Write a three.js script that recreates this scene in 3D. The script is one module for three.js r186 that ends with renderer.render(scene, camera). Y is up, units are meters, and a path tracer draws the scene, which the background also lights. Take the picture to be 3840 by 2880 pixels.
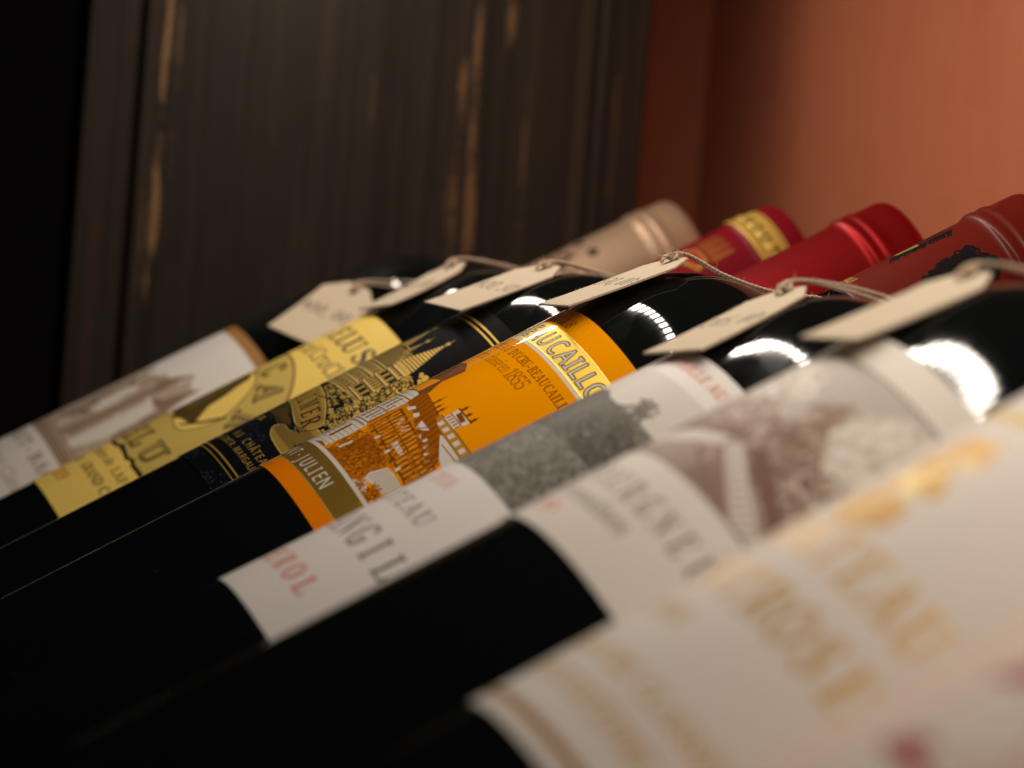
import * as THREE from 'three';
import { mergeGeometries, toCreasedNormals } from 'three/addons/utils/BufferGeometryUtils.js';
import { RoundedBoxGeometry } from 'three/addons/geometries/RoundedBoxGeometry.js';
import { RectAreaLightUniformsLib } from 'three/addons/lights/RectAreaLightUniformsLib.js';
import { ImprovedNoise } from 'three/addons/math/ImprovedNoise.js';

// ---------------------------------------------------------------- camera, light, exposure
RectAreaLightUniformsLib.init();
const scene = new THREE.Scene();
scene.background = new THREE.Color().setRGB(0.0015, 0.0011, 0.001);     // the dark shop round the cabinet
const renderer = new THREE.WebGLRenderer({ antialias: true });
renderer.setSize(1024, 768);
renderer.toneMapping = THREE.LinearToneMapping;
renderer.toneMappingExposure = 1.0;
renderer.shadowMap.enabled = true;

const V = (x, y, z) => new THREE.Vector3(x, y, z);
const camera = new THREE.PerspectiveCamera(15.244, 4 / 3, 0.02, 10);
camera.position.set(0.81371, 0.11174, 0.06497);
camera.up.set(-0.04737, 0.99642, 0.06999);
camera.lookAt(0.81371 - 0.95902, 0.11174 - 0.02577, 0.06497 - 0.28215);
camera.focus = 0.616;
camera.userData.fStop = 13.5;
scene.add(camera);

const STRIP = { y: 0.268, z: -0.1025, x0: -0.036, pitch: 0.0163, n: 50, rad: 80, lean: 0.46, w: 0.0105, d: 0.0075, color: new THREE.Color().setRGB(1.0, 0.885, 0.765) };
for (let k = 0; k < STRIP.n; k++) {                                      // the light of each diode of the LED strip
  const l = new THREE.RectAreaLight(STRIP.color, STRIP.rad, STRIP.w, STRIP.d);
  l.position.set(STRIP.x0 + k * STRIP.pitch, STRIP.y - 0.0012 * Math.cos(STRIP.lean), STRIP.z - 0.0012 * Math.sin(STRIP.lean));
  l.rotation.x = -Math.PI / 2 + STRIP.lean;                              // the profile leans towards the wall
  scene.add(l);
}

// ---------------------------------------------------------------- helpers
let seed = 7;
const rnd = () => { seed = (seed * 1664525 + 1013904223) >>> 0; return seed / 4294967296; };
const noise = new ImprovedNoise();
const used = {};
const numbered = (n) => { const k = used[n] = (used[n] ?? -1) + 1; return k ? n + '_' + String(k).padStart(3, '0') : n; };
const std = (o) => new THREE.MeshPhysicalMaterial(o);
const lin = (r, g, b) => new THREE.Color().setRGB(r, g, b);
function mesh(name, geo, mat, parent = scene) {
  const m = new THREE.Mesh(geo, mat); m.name = parent === scene ? numbered(name) : name;
  m.castShadow = m.receiveShadow = true; parent.add(m); return m;
}
function structure(name, geo, mat) { const m = mesh(name, geo, mat); m.userData.kind = 'structure'; return m; }
function thing(name, label, category, group) {
  const g = new THREE.Group(); g.name = numbered(name); g.userData = { label, category };
  if (group) g.userData.group = group;
  scene.add(g); return g;
}
function canvas(w, h) { const c = document.createElement('canvas'); c.width = Math.round(w); c.height = Math.round(h); return c; }
function tex(c, srgb = true) {
  const t = new THREE.CanvasTexture(c);
  if (srgb) t.colorSpace = THREE.SRGBColorSpace;
  t.magFilter = THREE.LinearFilter; t.anisotropy = 8; return t;
}
// surface of revolution round local y; profile = [[r, y], ...], angles measured from +z towards +x, uv = (angle, height)
function revolve(profile, seg, t0 = -Math.PI, t1 = Math.PI) {
  const P = [], N = [], U = [], I = [], n = profile.length, y0 = Math.min(...profile.map((p) => p[1])), y1 = Math.max(...profile.map((p) => p[1]));
  for (let j = 0; j < n; j++) {
    const a = profile[Math.max(0, j - 1)], b = profile[Math.min(n - 1, j + 1)];
    let nr = b[1] - a[1], ny = a[0] - b[0]; const L = Math.hypot(nr, ny) || 1; nr /= L; ny /= L;
    for (let i = 0; i <= seg; i++) {
      const t = t0 + (t1 - t0) * i / seg, s = Math.sin(t), c = Math.cos(t);
      P.push(profile[j][0] * s, profile[j][1], profile[j][0] * c); N.push(nr * s, ny, nr * c); U.push(i / seg, (profile[j][1] - y0) / (y1 - y0));
    }
  }
  for (let j = 0; j < n - 1; j++) for (let i = 0; i < seg; i++) { const a = j * (seg + 1) + i, b = a + 1, c = a + seg + 1, d = c + 1; I.push(a, b, d, a, d, c); }
  const g = new THREE.BufferGeometry();
  g.setAttribute('position', new THREE.Float32BufferAttribute(P, 3)); g.setAttribute('normal', new THREE.Float32BufferAttribute(N, 3));
  g.setAttribute('uv', new THREE.Float32BufferAttribute(U, 2)); g.setIndex(I); return g;
}
function smooth(pts, k = 6) {                                            // Catmull-Rom through profile points
  const c = new THREE.CatmullRomCurve3(pts.map(([r, y]) => V(r, y, 0)), false, 'centripetal');
  return c.getPoints(pts.length * k).map((p) => [Math.max(p.x, 0), p.y]);
}

// ---------------------------------------------------------------- the cabinet
// distressed dark boards of the cabinet's end
function boardTexture(w, h, draw) {
  const c = canvas(w, h), g = c.getContext('2d');
  g.fillStyle = 'rgb(47,39,31)'; g.fillRect(0, 0, w, h);
  for (let i = 0; i < w * 0.5; i++) {                                    // brushed stain: broad soft streaks, some fine ones
    const x = rnd() * w, y = rnd() * h, L = h * (0.25 + rnd() * 0.7), v = rnd(), broad = rnd() < 0.35;
    g.strokeStyle = v < 0.55 ? `rgba(26,21,17,${broad ? 0.10 + rnd() * 0.14 : 0.06 + rnd() * 0.14})` : `rgba(78,68,56,${broad ? 0.05 + rnd() * 0.09 : 0.04 + rnd() * 0.08})`;
    g.lineWidth = broad ? 10 + rnd() * 26 : 1 + rnd() * 5; g.beginPath(); g.moveTo(x, y - L / 2); g.bezierCurveTo(x + 7 - rnd() * 14, y - L / 6, x + 7 - rnd() * 14, y + L / 6, x + 6 - rnd() * 12, y + L / 2); g.stroke();
  }
  draw?.(g); return c;
}
function wornStreak(g, x, y0, y1, width, tone, holes = 0.35) {           // paint rubbed through to the wood along the grain
  const n = Math.round(width * 1.5);
  for (let k = 0; k < n; k++) {                                          // many fine fibres, each bared in stretches
    const o = (rnd() + rnd() - 1) * width * 0.5, ph = rnd() * 50, lw = 0.7 + rnd() * 1.6;
    for (let y = y0; y < y1; y += 3) {
      const edge = Math.min(1, (y - y0) / 60, (y1 - y) / 60);
      const v = noise.noise(x * 0.1, y * 0.011, 3.1) * 0.9 + noise.noise(ph, y * 0.03, 7.7) * 0.8 - Math.abs(o) / width * 0.9 - (1 - edge) * 0.8 + noise.noise(o * 0.5, y * 0.09, 4.4) * 0.5;
      if (v < holes - 0.35) continue;
      const m = noise.noise(ph, y * 0.05, 2) * 26;
      g.fillStyle = `rgba(${tone[0] * 0.72 + m},${tone[1] * 0.74 + m * 0.85},${tone[2] * 0.82 + m * 0.7},.75)`;
      g.fillRect(x + o + noise.noise(x, y * 0.01, 9) * 5, y, lw, 3.5);
    }
  }
}
const PX = -0.060;                                                       // face of the boards
const boardMat = (c, extra = {}) => std({ map: tex(c), roughness: 0.5, bumpMap: tex(c, false), bumpScale: 0.00025, specularIntensity: 0.35, ...extra });
const endPanel = thing('end_panel', 'dark distressed wooden end panel of the cabinet, paint worn through in tan streaks', 'panel');
{
  const H = 0.46, yc = 0.09;
  const boards = [[-0.050, -0.0662, (g) => { wornStreak(g, 95, 300, 620, 12, [120, 76, 42], 0.3); wornStreak(g, 50, 820, 1300, 10, [104, 64, 36], 0.3); }],
    [-0.0672, -0.2119, (g) => {
      wornStreak(g, 46, 0, 930, 22, [196, 150, 92], 0.22); wornStreak(g, 40, 700, 960, 14, [176, 132, 82], 0.2); wornStreak(g, 74, 520, 800, 12, [140, 110, 76], 0.3); wornStreak(g, 20, 780, 1000, 10, [150, 116, 78], 0.3);
      wornStreak(g, 744, 200, 760, 18, [170, 124, 74], 0.3); wornStreak(g, 752, 640, 900, 34, [168, 118, 68], 0.25); wornStreak(g, 716, 540, 900, 22, [172, 120, 68], 0.28); wornStreak(g, 815, 200, 580, 24, [164, 120, 72], 0.3); wornStreak(g, 868, 600, 860, 10, [150, 110, 68], 0.25);
      wornStreak(g, 510, 580, 720, 10, [120, 96, 68], 0.3); wornStreak(g, 700, 700, 900, 12, [120, 90, 62], 0.3);
    }],
    [-0.2126, -0.229, (g) => { wornStreak(g, 50, 560, 800, 14, [120, 88, 56], 0.3); g.fillStyle = 'rgba(120,106,88,.4)'; g.fillRect(2, 0, 4, 2048); }]];
  boards.forEach(([z0, z1, draw], i) => {
    const w = z0 - z1, g = new RoundedBoxGeometry(w, H, 0.022, 2, 0.0012), px = i === 1 ? 1024 : 128;
    const m = mesh('board', g, boardMat(boardTexture(px, 2048, draw)), endPanel);
    m.rotation.y = Math.PI / 2; m.position.set(PX - 0.011 - (i === 0 ? 0.0015 : 0), yc, (z0 + z1) / 2);
  });
  const back = mesh('batten', new THREE.BoxGeometry(0.010, H, 0.150), std({ color: lin(0.03, 0.024, 0.018), roughness: 0.7 }), endPanel); back.position.set(PX - 0.0275, yc, -0.14);
}
// terracotta lacquered back and side of the niche
function lacquer(w, h) {
  const c = canvas(w, h), g = c.getContext('2d');
  g.fillStyle = 'rgb(212,124,90)'; g.fillRect(0, 0, w, h);
  for (let i = 0; i < 2600; i++) {                                       // faint brush marks and mottling
    const x = rnd() * w, y = rnd() * h, L = h * (0.01 + rnd() * rnd() * 0.12);
    g.strokeStyle = rnd() < 0.5 ? `rgba(184,97,61,${0.03 + rnd() * 0.07})` : `rgba(226,142,107,${0.03 + rnd() * 0.07})`;
    g.lineWidth = 2 + rnd() * 12; g.beginPath(); g.moveTo(x, y - L / 2); g.bezierCurveTo(x + 6 - rnd() * 12, y, x + 6 - rnd() * 12, y, x + 4 - rnd() * 8, y + L / 2); g.stroke();
  }
  return c;
}
const lac = lacquer(1024, 1024);
const lacMat = std({ map: tex(lac), roughness: 0.46, bumpMap: tex(lac, false), bumpScale: 0.00015, specularIntensity: 0.5 });
const WZ = -0.288;
{
  const b = structure('back_wall', new THREE.BoxGeometry(1.30, 0.54, 0.018), lacMat); b.position.set(0.464, 0.085, WZ - 0.009);
  const s = structure('side_wall', new THREE.BoxGeometry(0.018, 0.54, 0.20), lacMat); s.position.set(-0.176, 0.085, WZ + 0.1004);
  const dark = std({ map: tex(boardTexture(512, 512)), roughness: 0.55 });
  const up = structure('upper_shelf', new RoundedBoxGeometry(1.27, 0.022, 0.262, 2, 0.002), dark); up.position.set(0.469, 0.2955, WZ + 0.132);
}
{ // dark bracket that carries the upper shelf in the corner
  const br = thing('shelf_bracket', 'small dark metal bracket under the upper shelf in the terracotta corner', 'bracket'), bm = std({ color: lin(0.012, 0.011, 0.01), roughness: 0.5 });
  mesh('plate', new RoundedBoxGeometry(0.080, 0.052, 0.006, 3, 0.002), bm, br).position.set(-0.1250, 0.2575, WZ + 0.0032);
  mesh('arm', new RoundedBoxGeometry(0.080, 0.004, 0.060, 3, 0.0015), bm, br).position.set(-0.1250, 0.2822, WZ + 0.0365);
}
// the lamp: a strip of diodes under the upper shelf
{
  const lamp = thing('led_strip', 'slim LED strip with a row of glowing diodes under the upper shelf', 'light strip');
  const len = STRIP.pitch * STRIP.n, xc = STRIP.x0 + len / 2 - STRIP.pitch / 2;
  lamp.position.set(xc, STRIP.y, STRIP.z); lamp.rotation.x = STRIP.lean;
  mesh('channel', new RoundedBoxGeometry(len + 0.01, 0.006, 0.014, 2, 0.001), std({ color: lin(0.5, 0.5, 0.5), metalness: 1, roughness: 0.4 }), lamp).position.set(0, 0.0068, 0);
  mesh('mount', new RoundedBoxGeometry(len, 0.005, 0.008, 2, 0.001), std({ color: lin(0.05, 0.05, 0.05), roughness: 0.5 }), lamp).position.set(0, 0.0120, 0.001);
  const dg = new RoundedBoxGeometry(STRIP.w, 0.0036, STRIP.d, 2, 0.0008), dm = std({ color: lin(0.8, 0.8, 0.75), emissive: STRIP.color, emissiveIntensity: 3, roughness: 0.4 });
  for (let k = 0; k < STRIP.n; k++) mesh('diode', dg, dm, lamp).position.set(STRIP.x0 + k * STRIP.pitch - xc, 0.0019, 0);
}

// ---------------------------------------------------------------- where each bottle lies (row along x, necks up towards the wall)
const TILT = 30.17477 * Math.PI / 180, PITCH = 0.078, R = 0.0371, BASE = -0.035;
const A0 = V(0, Math.sin(TILT), -Math.cos(TILT)), N0 = V(0, Math.cos(TILT), Math.sin(TILT));
const SLOT = [[1.74, 4.59, -0.10, -0.21], [0.01, -0.16, 0, 0.23], [-1.65, -0.70, -0.04, 0.40], [-3.4, 0.58, 0.40, 0.31], [0.96, -2.26, -0.03, -0.65], [2.8, 1.07, -0.55, -0.18], [0.4, -1.59, 0.30, 1.04], [0.9, -1.5, 0.20, -0.9]];
function frame(i) {
  const [dx, dn, yaw, lift] = SLOT[i], a = A0.clone().add(V(Math.tan(yaw * Math.PI / 180), 0, 0)).addScaledVector(N0, Math.tan(lift * Math.PI / 180)).normalize();
  const o = V(i * PITCH + dx / 1000, 0, 0).addScaledVector(N0, dn / 1000).addScaledVector(a.clone().sub(A0), -0.1);
  const e = N0.clone().addScaledVector(a, -N0.dot(a)).normalize(), b = a.clone().cross(e);
  return new THREE.Matrix4().makeBasis(b, a, e).setPosition(o.addScaledVector(a, BASE));
}
// sloping rack board under the bottles with its stop rail
{
  const wood = std({ color: lin(0.012, 0.010, 0.008), roughness: 0.8, specularIntensity: 0.2 });
  const put = (m, s, nn) => { m.matrixAutoUpdate = true; m.rotation.x = TILT; m.position.copy(V(0.262, 0, 0).addScaledVector(A0, s).addScaledVector(N0, nn)); };
  const rack = thing('rack_board', 'sloping dark wooden rack board that the row of bottles lies on', 'rack');
  const board = mesh('board', new RoundedBoxGeometry(0.64, 0.014, 0.30, 2, 0.002), wood, rack); put(board, 0.088, -0.0375 - 0.0105);
  const rail = mesh('stop_rail', new RoundedBoxGeometry(0.64, 0.030, 0.012, 2, 0.002), wood, rack); put(rail, -0.0425, -0.0375 - 0.0025 + 0.0145 - 0.0005);
}

// ---------------------------------------------------------------- printed surfaces
// a print is drawn three times with the same strokes: colour, gloss and metal, relief
const XM = 46;                                                           // half width of a label in mm
function print({ s0, s1, K, base, rough = 0.55, half = XM, draw, foil = false, relief = 0.00012, coat = 0, coatRough = 0.06, grain = 0.03, spec = 0.25 }) {
  const w = 2 * half * K, h = (s1 - s0) * K, out = {};
  for (const mode of ['color', 'gloss', 'relief']) {
    seed = 99;
    const c = canvas(w, h), g = c.getContext('2d');
    const ink = (col, metal = 0, height = 0, rg) => mode === 'color' ? col : mode === 'gloss' ? `rgb(0,${Math.round(255 * (rg ?? (metal ? 0.40 : rough)))},${Math.round(255 * (metal === 1 ? 0.6 : metal))})` : `rgb(${128 + height},${128 + height},${128 + height})`;
    g.fillStyle = ink(base); g.fillRect(0, 0, w, h);
    g.setTransform(K, 0, 0, -K, half * K, s1 * K);
    g.lineJoin = g.lineCap = 'round';
    const p = {
      g, mode,
      poly(a, col, metal, hgt) { g.fillStyle = ink(col, metal, hgt); g.beginPath(); for (let i = 0; i < a.length; i += 2) i ? g.lineTo(a[i], a[i + 1]) : g.moveTo(a[0], a[1]); g.closePath(); g.fill(); },
      outline(a, lw, col, metal, hgt, close = true) { g.strokeStyle = ink(col, metal, hgt); g.lineWidth = lw; g.beginPath(); for (let i = 0; i < a.length; i += 2) i ? g.lineTo(a[i], a[i + 1]) : g.moveTo(a[0], a[1]); if (close) g.closePath(); g.stroke(); },
      rect(x, y, ww, hh, col, metal, hgt, rg) { g.fillStyle = ink(col, metal, hgt, rg); g.fillRect(x, y, ww, hh); },
      dot(x, y, r, col, metal, hgt) { g.fillStyle = ink(col, metal, hgt); g.beginPath(); g.arc(x, y, r, 0, 7); g.fill(); },
      text(str, x, y, size, col, { font = 'serif', align = 'center', metal = 0, hgt = 0, sx = 1, rot = 0, weight = '', stroke = 0 } = {}) {
        g.save(); g.translate(x, y); g.rotate(rot); g.scale(sx, -1); g.font = `${weight} ${size}px ${font}`; g.textAlign = align; g.textBaseline = 'alphabetic';
        if (stroke) { g.lineWidth = stroke; g.strokeStyle = ink(col, metal, hgt); g.strokeText(str, 0, 0); } else { g.fillStyle = ink(col, metal, hgt); g.fillText(str, 0, 0); } g.restore();
      },
      letters(str, x, step, y, size, col, o = {}) { [...str].forEach((ch, i) => p.text(ch, x + i * step, y, size, col, o)); },
    };
    draw(p);
    if (foil && mode === 'relief') for (let i = 0; i < 240; i++) { const x = -half + rnd() * 2 * half, y = s0 + rnd() * (s1 - s0), v = 128 + (rnd() - 0.5) * 70; g.strokeStyle = `rgba(${v},${v},${v},.5)`; g.lineWidth = 0.2 + rnd() * 1.4; g.beginPath(); g.moveTo(x, y); g.lineTo(x + (rnd() - 0.5) * 5, y + (rnd() - 0.5) * 14); g.stroke(); }   // small dents and creases in the foil
    g.setTransform(1, 0, 0, 1, 0, 0);
    if (mode === 'color' && grain) for (let i = 0; i < w * h / 60; i++) { g.fillStyle = rnd() < 0.5 ? `rgba(0,0,0,${grain * rnd()})` : `rgba(255,255,255,${grain * rnd()})`; g.fillRect(rnd() * w, rnd() * h, 1 + rnd() * 3, 1 + rnd() * 3); }
    out[mode] = c;
  }
  const gl = tex(out.gloss, false);
  return std({ map: tex(out.color), roughnessMap: gl, metalnessMap: gl, roughness: 1, metalness: 1, bumpMap: tex(out.relief, false), bumpScale: relief, clearcoat: coat, clearcoatRoughness: coatRough, specularIntensity: spec });
}
const round = (a, k = 8) => { const c = new THREE.CatmullRomCurve3(Array.from({ length: a.length / 2 }, (_, i) => V(a[2 * i], a[2 * i + 1], 0)), true, 'centripetal'), o = []; for (const p of c.getPoints(a.length / 2 * k)) o.push(p.x, p.y); return o; };
const LABELS = [];
// ---- white label, sepia engraving of a turreted house, bronze border
LABELS[0] = print({ s0: 34, s1: 124.4, K: 9, base: '#e3ddd6', rough: 0.5, draw(p) {
  const d = '#8d7562', m = '#b7a48f';
  p.poly([-30, 64, 6.5, 64.2, 28.6, 64, 44, 64, 44, 84, 36, 96, 30, 94, 27.4, 102.6, 26.1, 106.5, 23.7, 106.2, 20.4, 109, 21.1, 104.9, 19.8, 102.5, 13.3, 103, 11.5, 100.7, 7.3, 99, 3, 96, -2, 104, -6, 96, -30, 92], m);
  for (let i = 0; i < 90; i++) { const x = -28 + rnd() * 68, y = 68 + rnd() * 30; p.rect(x, y, 0.5 + rnd() * 3.5, 0.4 + rnd() * 7, rnd() < 0.55 ? d : '#d9cfc3'); }
  p.poly([9, 83.2, 10.7, 94.2, 14.4, 93.8, 13.7, 82.7], '#dcd3c8'); p.poly([21.6, 68.6, 21.8, 95, 26.6, 94, 27.5, 78.4, 24.7, 67.9], '#ddd5ca');
  p.poly([15.5, 70, 16.2, 98, 20, 97, 20, 70], '#9a836f'); p.poly([3, 72, 4, 96, 7.5, 96, 7.5, 72], '#a08b76'); p.poly([27.6, 80, 28, 97, 31, 97, 31, 80], '#947d69');
  p.poly([14, 99, 20.5, 109.5, 19.5, 99], d); p.poly([22.6, 95, 26.8, 108.5, 28, 95], d);
  for (let y = 64; y < 69; y += 1.1) p.rect(-46, y, 92, 0.6, y < 66.5 ? '#7e6350' : '#a08a76');
  p.letters('HAUT-BAGES', 0.2, 4.35, 57.2, 5.6, '#8f7c6c', { weight: 'bold' }); p.text('Grand Cru Classé', 14, 49, 5.2, '#a79788'); p.text('Pauillac', 20, 41, 5, '#a79788');
} });
// ---- yellow label with bell and arched ribbon
LABELS[1] = print({ s0: 52.5, s1: 149.9, K: 9, base: '#f2d06a', rough: 0.5, relief: 0.0003, draw(p) {
  const gold = '#ccb05c', dk = '#7d6836', bk = '#2a2a3a';
  'ANGELUS'.split('').forEach((ch, i) => p.text(ch, [-20, -10, -2, 5.6, 11.4, 16.4, 22.6][i], 136.4, 8.8, bk, { sx: 0.86, font: 'serif', weight: 'bold' }));
  p.text('1er Grand', 9, 128.6, 6.6, '#4c4431', { sx: 0.7, align: 'right' }); p.text('Cru', 14.6, 128.6, 6.6, '#4c4431', { sx: 0.84 }); p.text('Classé', 19.4, 128.6, 6.6, '#4c4431', { sx: 0.8, align: 'left' });
  const arch = round([-30, 90, -34, 103, -30, 114, -20, 121, -4.6, 125.5, 8.8, 124.8, 17.6, 121.7, 24.2, 116.9, 27.8, 110.8, 27, 103, 25, 96, 27, 88, 36, 86, 34, 76, 24.2, 75.4, 11.5, 75, -4.6, 75.3, -16, 75, -34, 76, -36, 86], 5);
  p.poly(arch, gold, 0, 26); p.outline(arch, 0.7, dk, 0, -20);
  const inner = round([-19, 91, -17, 100, -12, 109, -4.6, 115, 3.9, 115.6, 11.9, 112.3, 16, 107.4, 19.3, 99.7, 17.8, 93, 14.5, 89.6, 4, 91, -6, 89.6, -16, 89.6], 5);
  p.poly(inner, '#f2d06c'); p.outline(inner, 0.45, dk, 0, -20);
  p.poly([-8, 92, -5, 95, -3, 106, -2, 114, 2, 115, 6, 113, 7.4, 109, 9.4, 105, 10.6, 99.9, 15.6, 94, 14.4, 93, 9, 92, 6, 90.4, 3, 92], '#54431c', 0, 18);
  for (let i = 0; i < 12; i++) p.rect(-3 + i * 0.2, 96 + i * 1.3, 9 - i * 0.4, 0.35, '#8b7435'); p.rect(2, 113, 1.4, 4, '#4d3d1c');
  const em = (ch, x, y, sz, rot) => { p.text(ch, x + 0.25, y - 0.3, sz, '#7b673a', { rot, weight: 'bold', stroke: 0.8 }); p.text(ch, x, y, sz, '#cbb163', { rot, weight: 'bold', hgt: 50 }); p.text(ch, x, y, sz, '#6e5a2c', { rot, stroke: 0.45 }); };
  em('G', -25, 105, 10, 0.8); em('C', 7.2, 116.2, 9, -0.15); em('A', 15.6, 111.4, 10, -0.55); em('R', 20.6, 102.6, 10, -1.0);
  em('N', -8, 78.4, 9.5, 0); em('E', 1.5, 78.2, 9.5, 0); em('L', 9.4, 78, 9.5, 0); em('U', 18.6, 78, 9.5, 0); em('S', 27.5, 78, 9.5, 0);
  p.outline([-34, 75.6, -4.6, 75, 6, 74.8, 8, 76, 16, 74.6, 18, 75.6, 20, 74.8, 34, 75.4], 1.1, '#2c2415', 0, -30, false);
  p.outline([13, 91, 17, 96, 19.5, 101], 0.9, '#2c2415', 0, -20, false);
  p.text('Héritiers', 10.5, 69, 3.6, '#6f5d33', { sx: 0.9, align: 'right', weight: 'bold' }); p.text('de', 13.4, 69, 3.6, '#6f5d33', { weight: 'bold' }); p.letters('LAFOREST', 18.7, 2.5, 69, 3.6, '#6f5d33', { weight: 'bold' });
  p.text('SAINT-EMILION', 3, 64.4, 3.8, '#4a3f2a', { sx: 0.8, weight: 'bold', align: 'right' }); p.letters('GRAND', 8.6, 2.8, 64.4, 3.9, '#4a3f2a', { weight: 'bold' }); p.letters('CRU', 23.4, 2.7, 64.4, 3.9, '#4a3f2a', { weight: 'bold' }); p.text('2019', 5, 57.6, 5, '#c2622c', { weight: 'bold' });
} });
// ---- black label printed in gold
LABELS[2] = print({ s0: 80.2, s1: 159.2, K: 14, base: '#07090d', rough: 0.55, spec: 0.05, relief: 0.00012, coat: 0.28, coatRough: 0.07, grain: 0.05, draw(p) {
  const au = '#d8b04c', bk = '#0a0c12';
  for (let i = 0; i < 4200; i++) { const x = -20 + rnd() * 60, y = i % 2 ? 80 + rnd() * 26 : 80 + rnd() * 79, v = noise.noise(x * 0.12, y * 0.12, 3); if (v > 0) p.dot(x, y, 0.06 + rnd() * 0.22, (y < 106 ? ['#222a39', '#1a2130', '#28313f'] : ['#12161f', '#161b26', '#0f131b'])[i % 3]); }
  for (const [y, w] of [[85.4, 0.26], [86.7, 0.4], [153.3, 0.42], [154.7, 0.42]]) p.rect(-46, y, 92, w, au, 1, 30);
  p.text('MIS EN BOUTEILLE', -1, 92.9, 2.7, au, { font: 'sans-serif', metal: 1, hgt: 30, align: 'right' }); [['A', 4.4], ['U', 7.2], ['C', 12], ['H', 14.5], ['Â', 16.8], ['T', 18.7], ['E', 20.6], ['A', 22.5], ['U', 24.6]].forEach(([c, x]) => p.text(c, x, 92.9, 2.9, au, { font: 'sans-serif', metal: 1, hgt: 30 }));
  p.text('APPELLATION', 1, 89.6, 2.2, au, { font: 'sans-serif', metal: 1, hgt: 30, align: 'right' }); [['C', 2.6], ['O', 4.5], ['N', 6.4], ['T', 8.1], ['R', 9.9], ['.', 11.4], ['M', 13.7], ['A', 15.7], ['R', 17.4], ['G', 19.1], ['A', 20.8], ['U', 22.4], ['X', 23.9]].forEach(([c, x]) => p.text(c, x, 89.6, 2.35, au, { font: 'sans-serif', metal: 1, hgt: 30 }));
  // vine leaves
  const inFol = (x, y) => x > 2 && y < 133 - Math.abs(x - 21) * 0.1 + noise.noise(x * 0.3, 1, 1) * 4 - (x < 15 ? (15 - x) * 0.95 : 0) && y > 116.5 - (x - 4) * 0.42 && y > 106;
  for (let k = 0; k < 900; k++) {
    const x = 1 + rnd() * 42, y = 104 + rnd() * 30; if (!inFol(x, y)) continue;
    const a = rnd() * 6.3, s = 0.8 + rnd() * 0.8, pts = [];
    for (let q = 0; q < 10; q++) { const an = a + q / 10 * 6.283, rr = s * (q % 2 ? 0.5 : 1) * (0.8 + rnd() * 0.4); pts.push(x + Math.cos(an) * rr * 1.2, y + Math.sin(an) * rr); }
    p.outline(pts, 0.42, bk, 0, 0); p.poly(pts, ['#dcb654', '#c9a144', '#e6c568'][k % 3], 1, 36);
    p.outline([x - Math.cos(a) * s * 0.6, y - Math.sin(a) * s * 0.6, x + Math.cos(a) * s * 0.8, y + Math.sin(a) * s * 0.8], 0.16, bk, 0, 0, false);
  }
  for (let k = 0; k < 10; k++) p.dot(21.5 + (rnd() - 0.5) * 3.4, 135 + (rnd() - 0.5) * 3, 0.55, au, 1, 30);
  // the house
  const body = [-20, 118, -20, 128, -8, 130, -5.2, 137, 4.4, 138.6, 8.1, 138.4, 11.5, 133.6, 17.9, 133.6, 18, 127.6, 14.8, 121.2, 12, 119, 0.3, 119];
  p.poly(body, '#c9a650', 1, 16);
  for (let y = 119.4; y < 139; y += 0.8) p.outline([-20, y, 18, y + 0.3], 0.24, '#1c160a', 0, 2, false);
  p.poly([-20, 131, -8, 131, -4, 137.4, 4.4, 138.8, 8.4, 138.4, 11.6, 133.8, 11.6, 131], '#221b0c', 0.2, 8); for (let x = -18; x < 11; x += 0.95) p.outline([x, 131.2, x + 1.2, 137.6], 0.36, '#d9b55c', 1, 26, false);
  for (let i = 0; i < 14; i++) for (let j = 0; j < 3; j++) { const x = -17.6 + i * 2.1, y = 120 + j * 3.7; p.rect(x - 0.25, y - 0.2, 1.4, 2.5, '#f0d07c', 1, 36); p.rect(x, y, 0.9, 2.05, bk); p.rect(x + 0.36, y, 0.18, 2.05, '#c9a550', 1, 20); }
  for (const y of [119, 122.9, 126.6, 130.4]) { p.rect(-20, y, 32, 0.4, '#f0d07c', 1, 40); p.rect(-20, y - 0.3, 32, 0.26, bk); }
  p.outline(body, 0.3, '#e6c366', 1, 36);
  // right turret
  p.poly([11.8, 119.2, 18.2, 119.8, 18.4, 133, 11.6, 133], '#cfaa54', 1, 26); for (let x = 12.3; x < 18.2; x += 1.2) p.rect(x, 120, 0.4, 12.6, bk); for (let x = 12.8; x < 18; x += 2.4) { p.rect(x, 121.6, 0.9, 2, bk); p.rect(x, 128.4, 0.9, 1.8, bk); } for (const y of [120.5, 124.2, 127.4, 130.6, 132.2]) { p.rect(11.4, y, 7.1, 0.5, '#f0d07c', 1, 40); p.rect(11.4, y - 0.3, 7.1, 0.28, bk); }
  p.poly([11, 133.2, 18.8, 133.2, 18.2, 134.4, 11.6, 134.4], '#d9b45a', 1, 40);
  const cone = (x0, x1, y0, xt, yt) => { p.poly([x0, y0, xt, yt, x1, y0], '#e0bb5c', 1, 34); for (let k = 0; k < 13; k++) { const f = k / 13; p.outline([x0 + (xt - x0) * f, y0 + (yt - y0) * f, x1 + (xt - x1) * f, y0 + (yt - y0) * f], 0.26, bk, 0, 0, false); } p.outline([xt, yt, xt, yt + 2.2], 0.16, au, 1, 30, false); for (let k = 0; k < 4; k++) { const a = k * 0.785; p.outline([xt - Math.cos(a) * 0.8, yt + 0.3 - Math.sin(a) * 0.8, xt + Math.cos(a) * 0.8, yt + 0.3 + Math.sin(a) * 0.8], 0.16, '#e2bd62', 1, 40, false); } };
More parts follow.
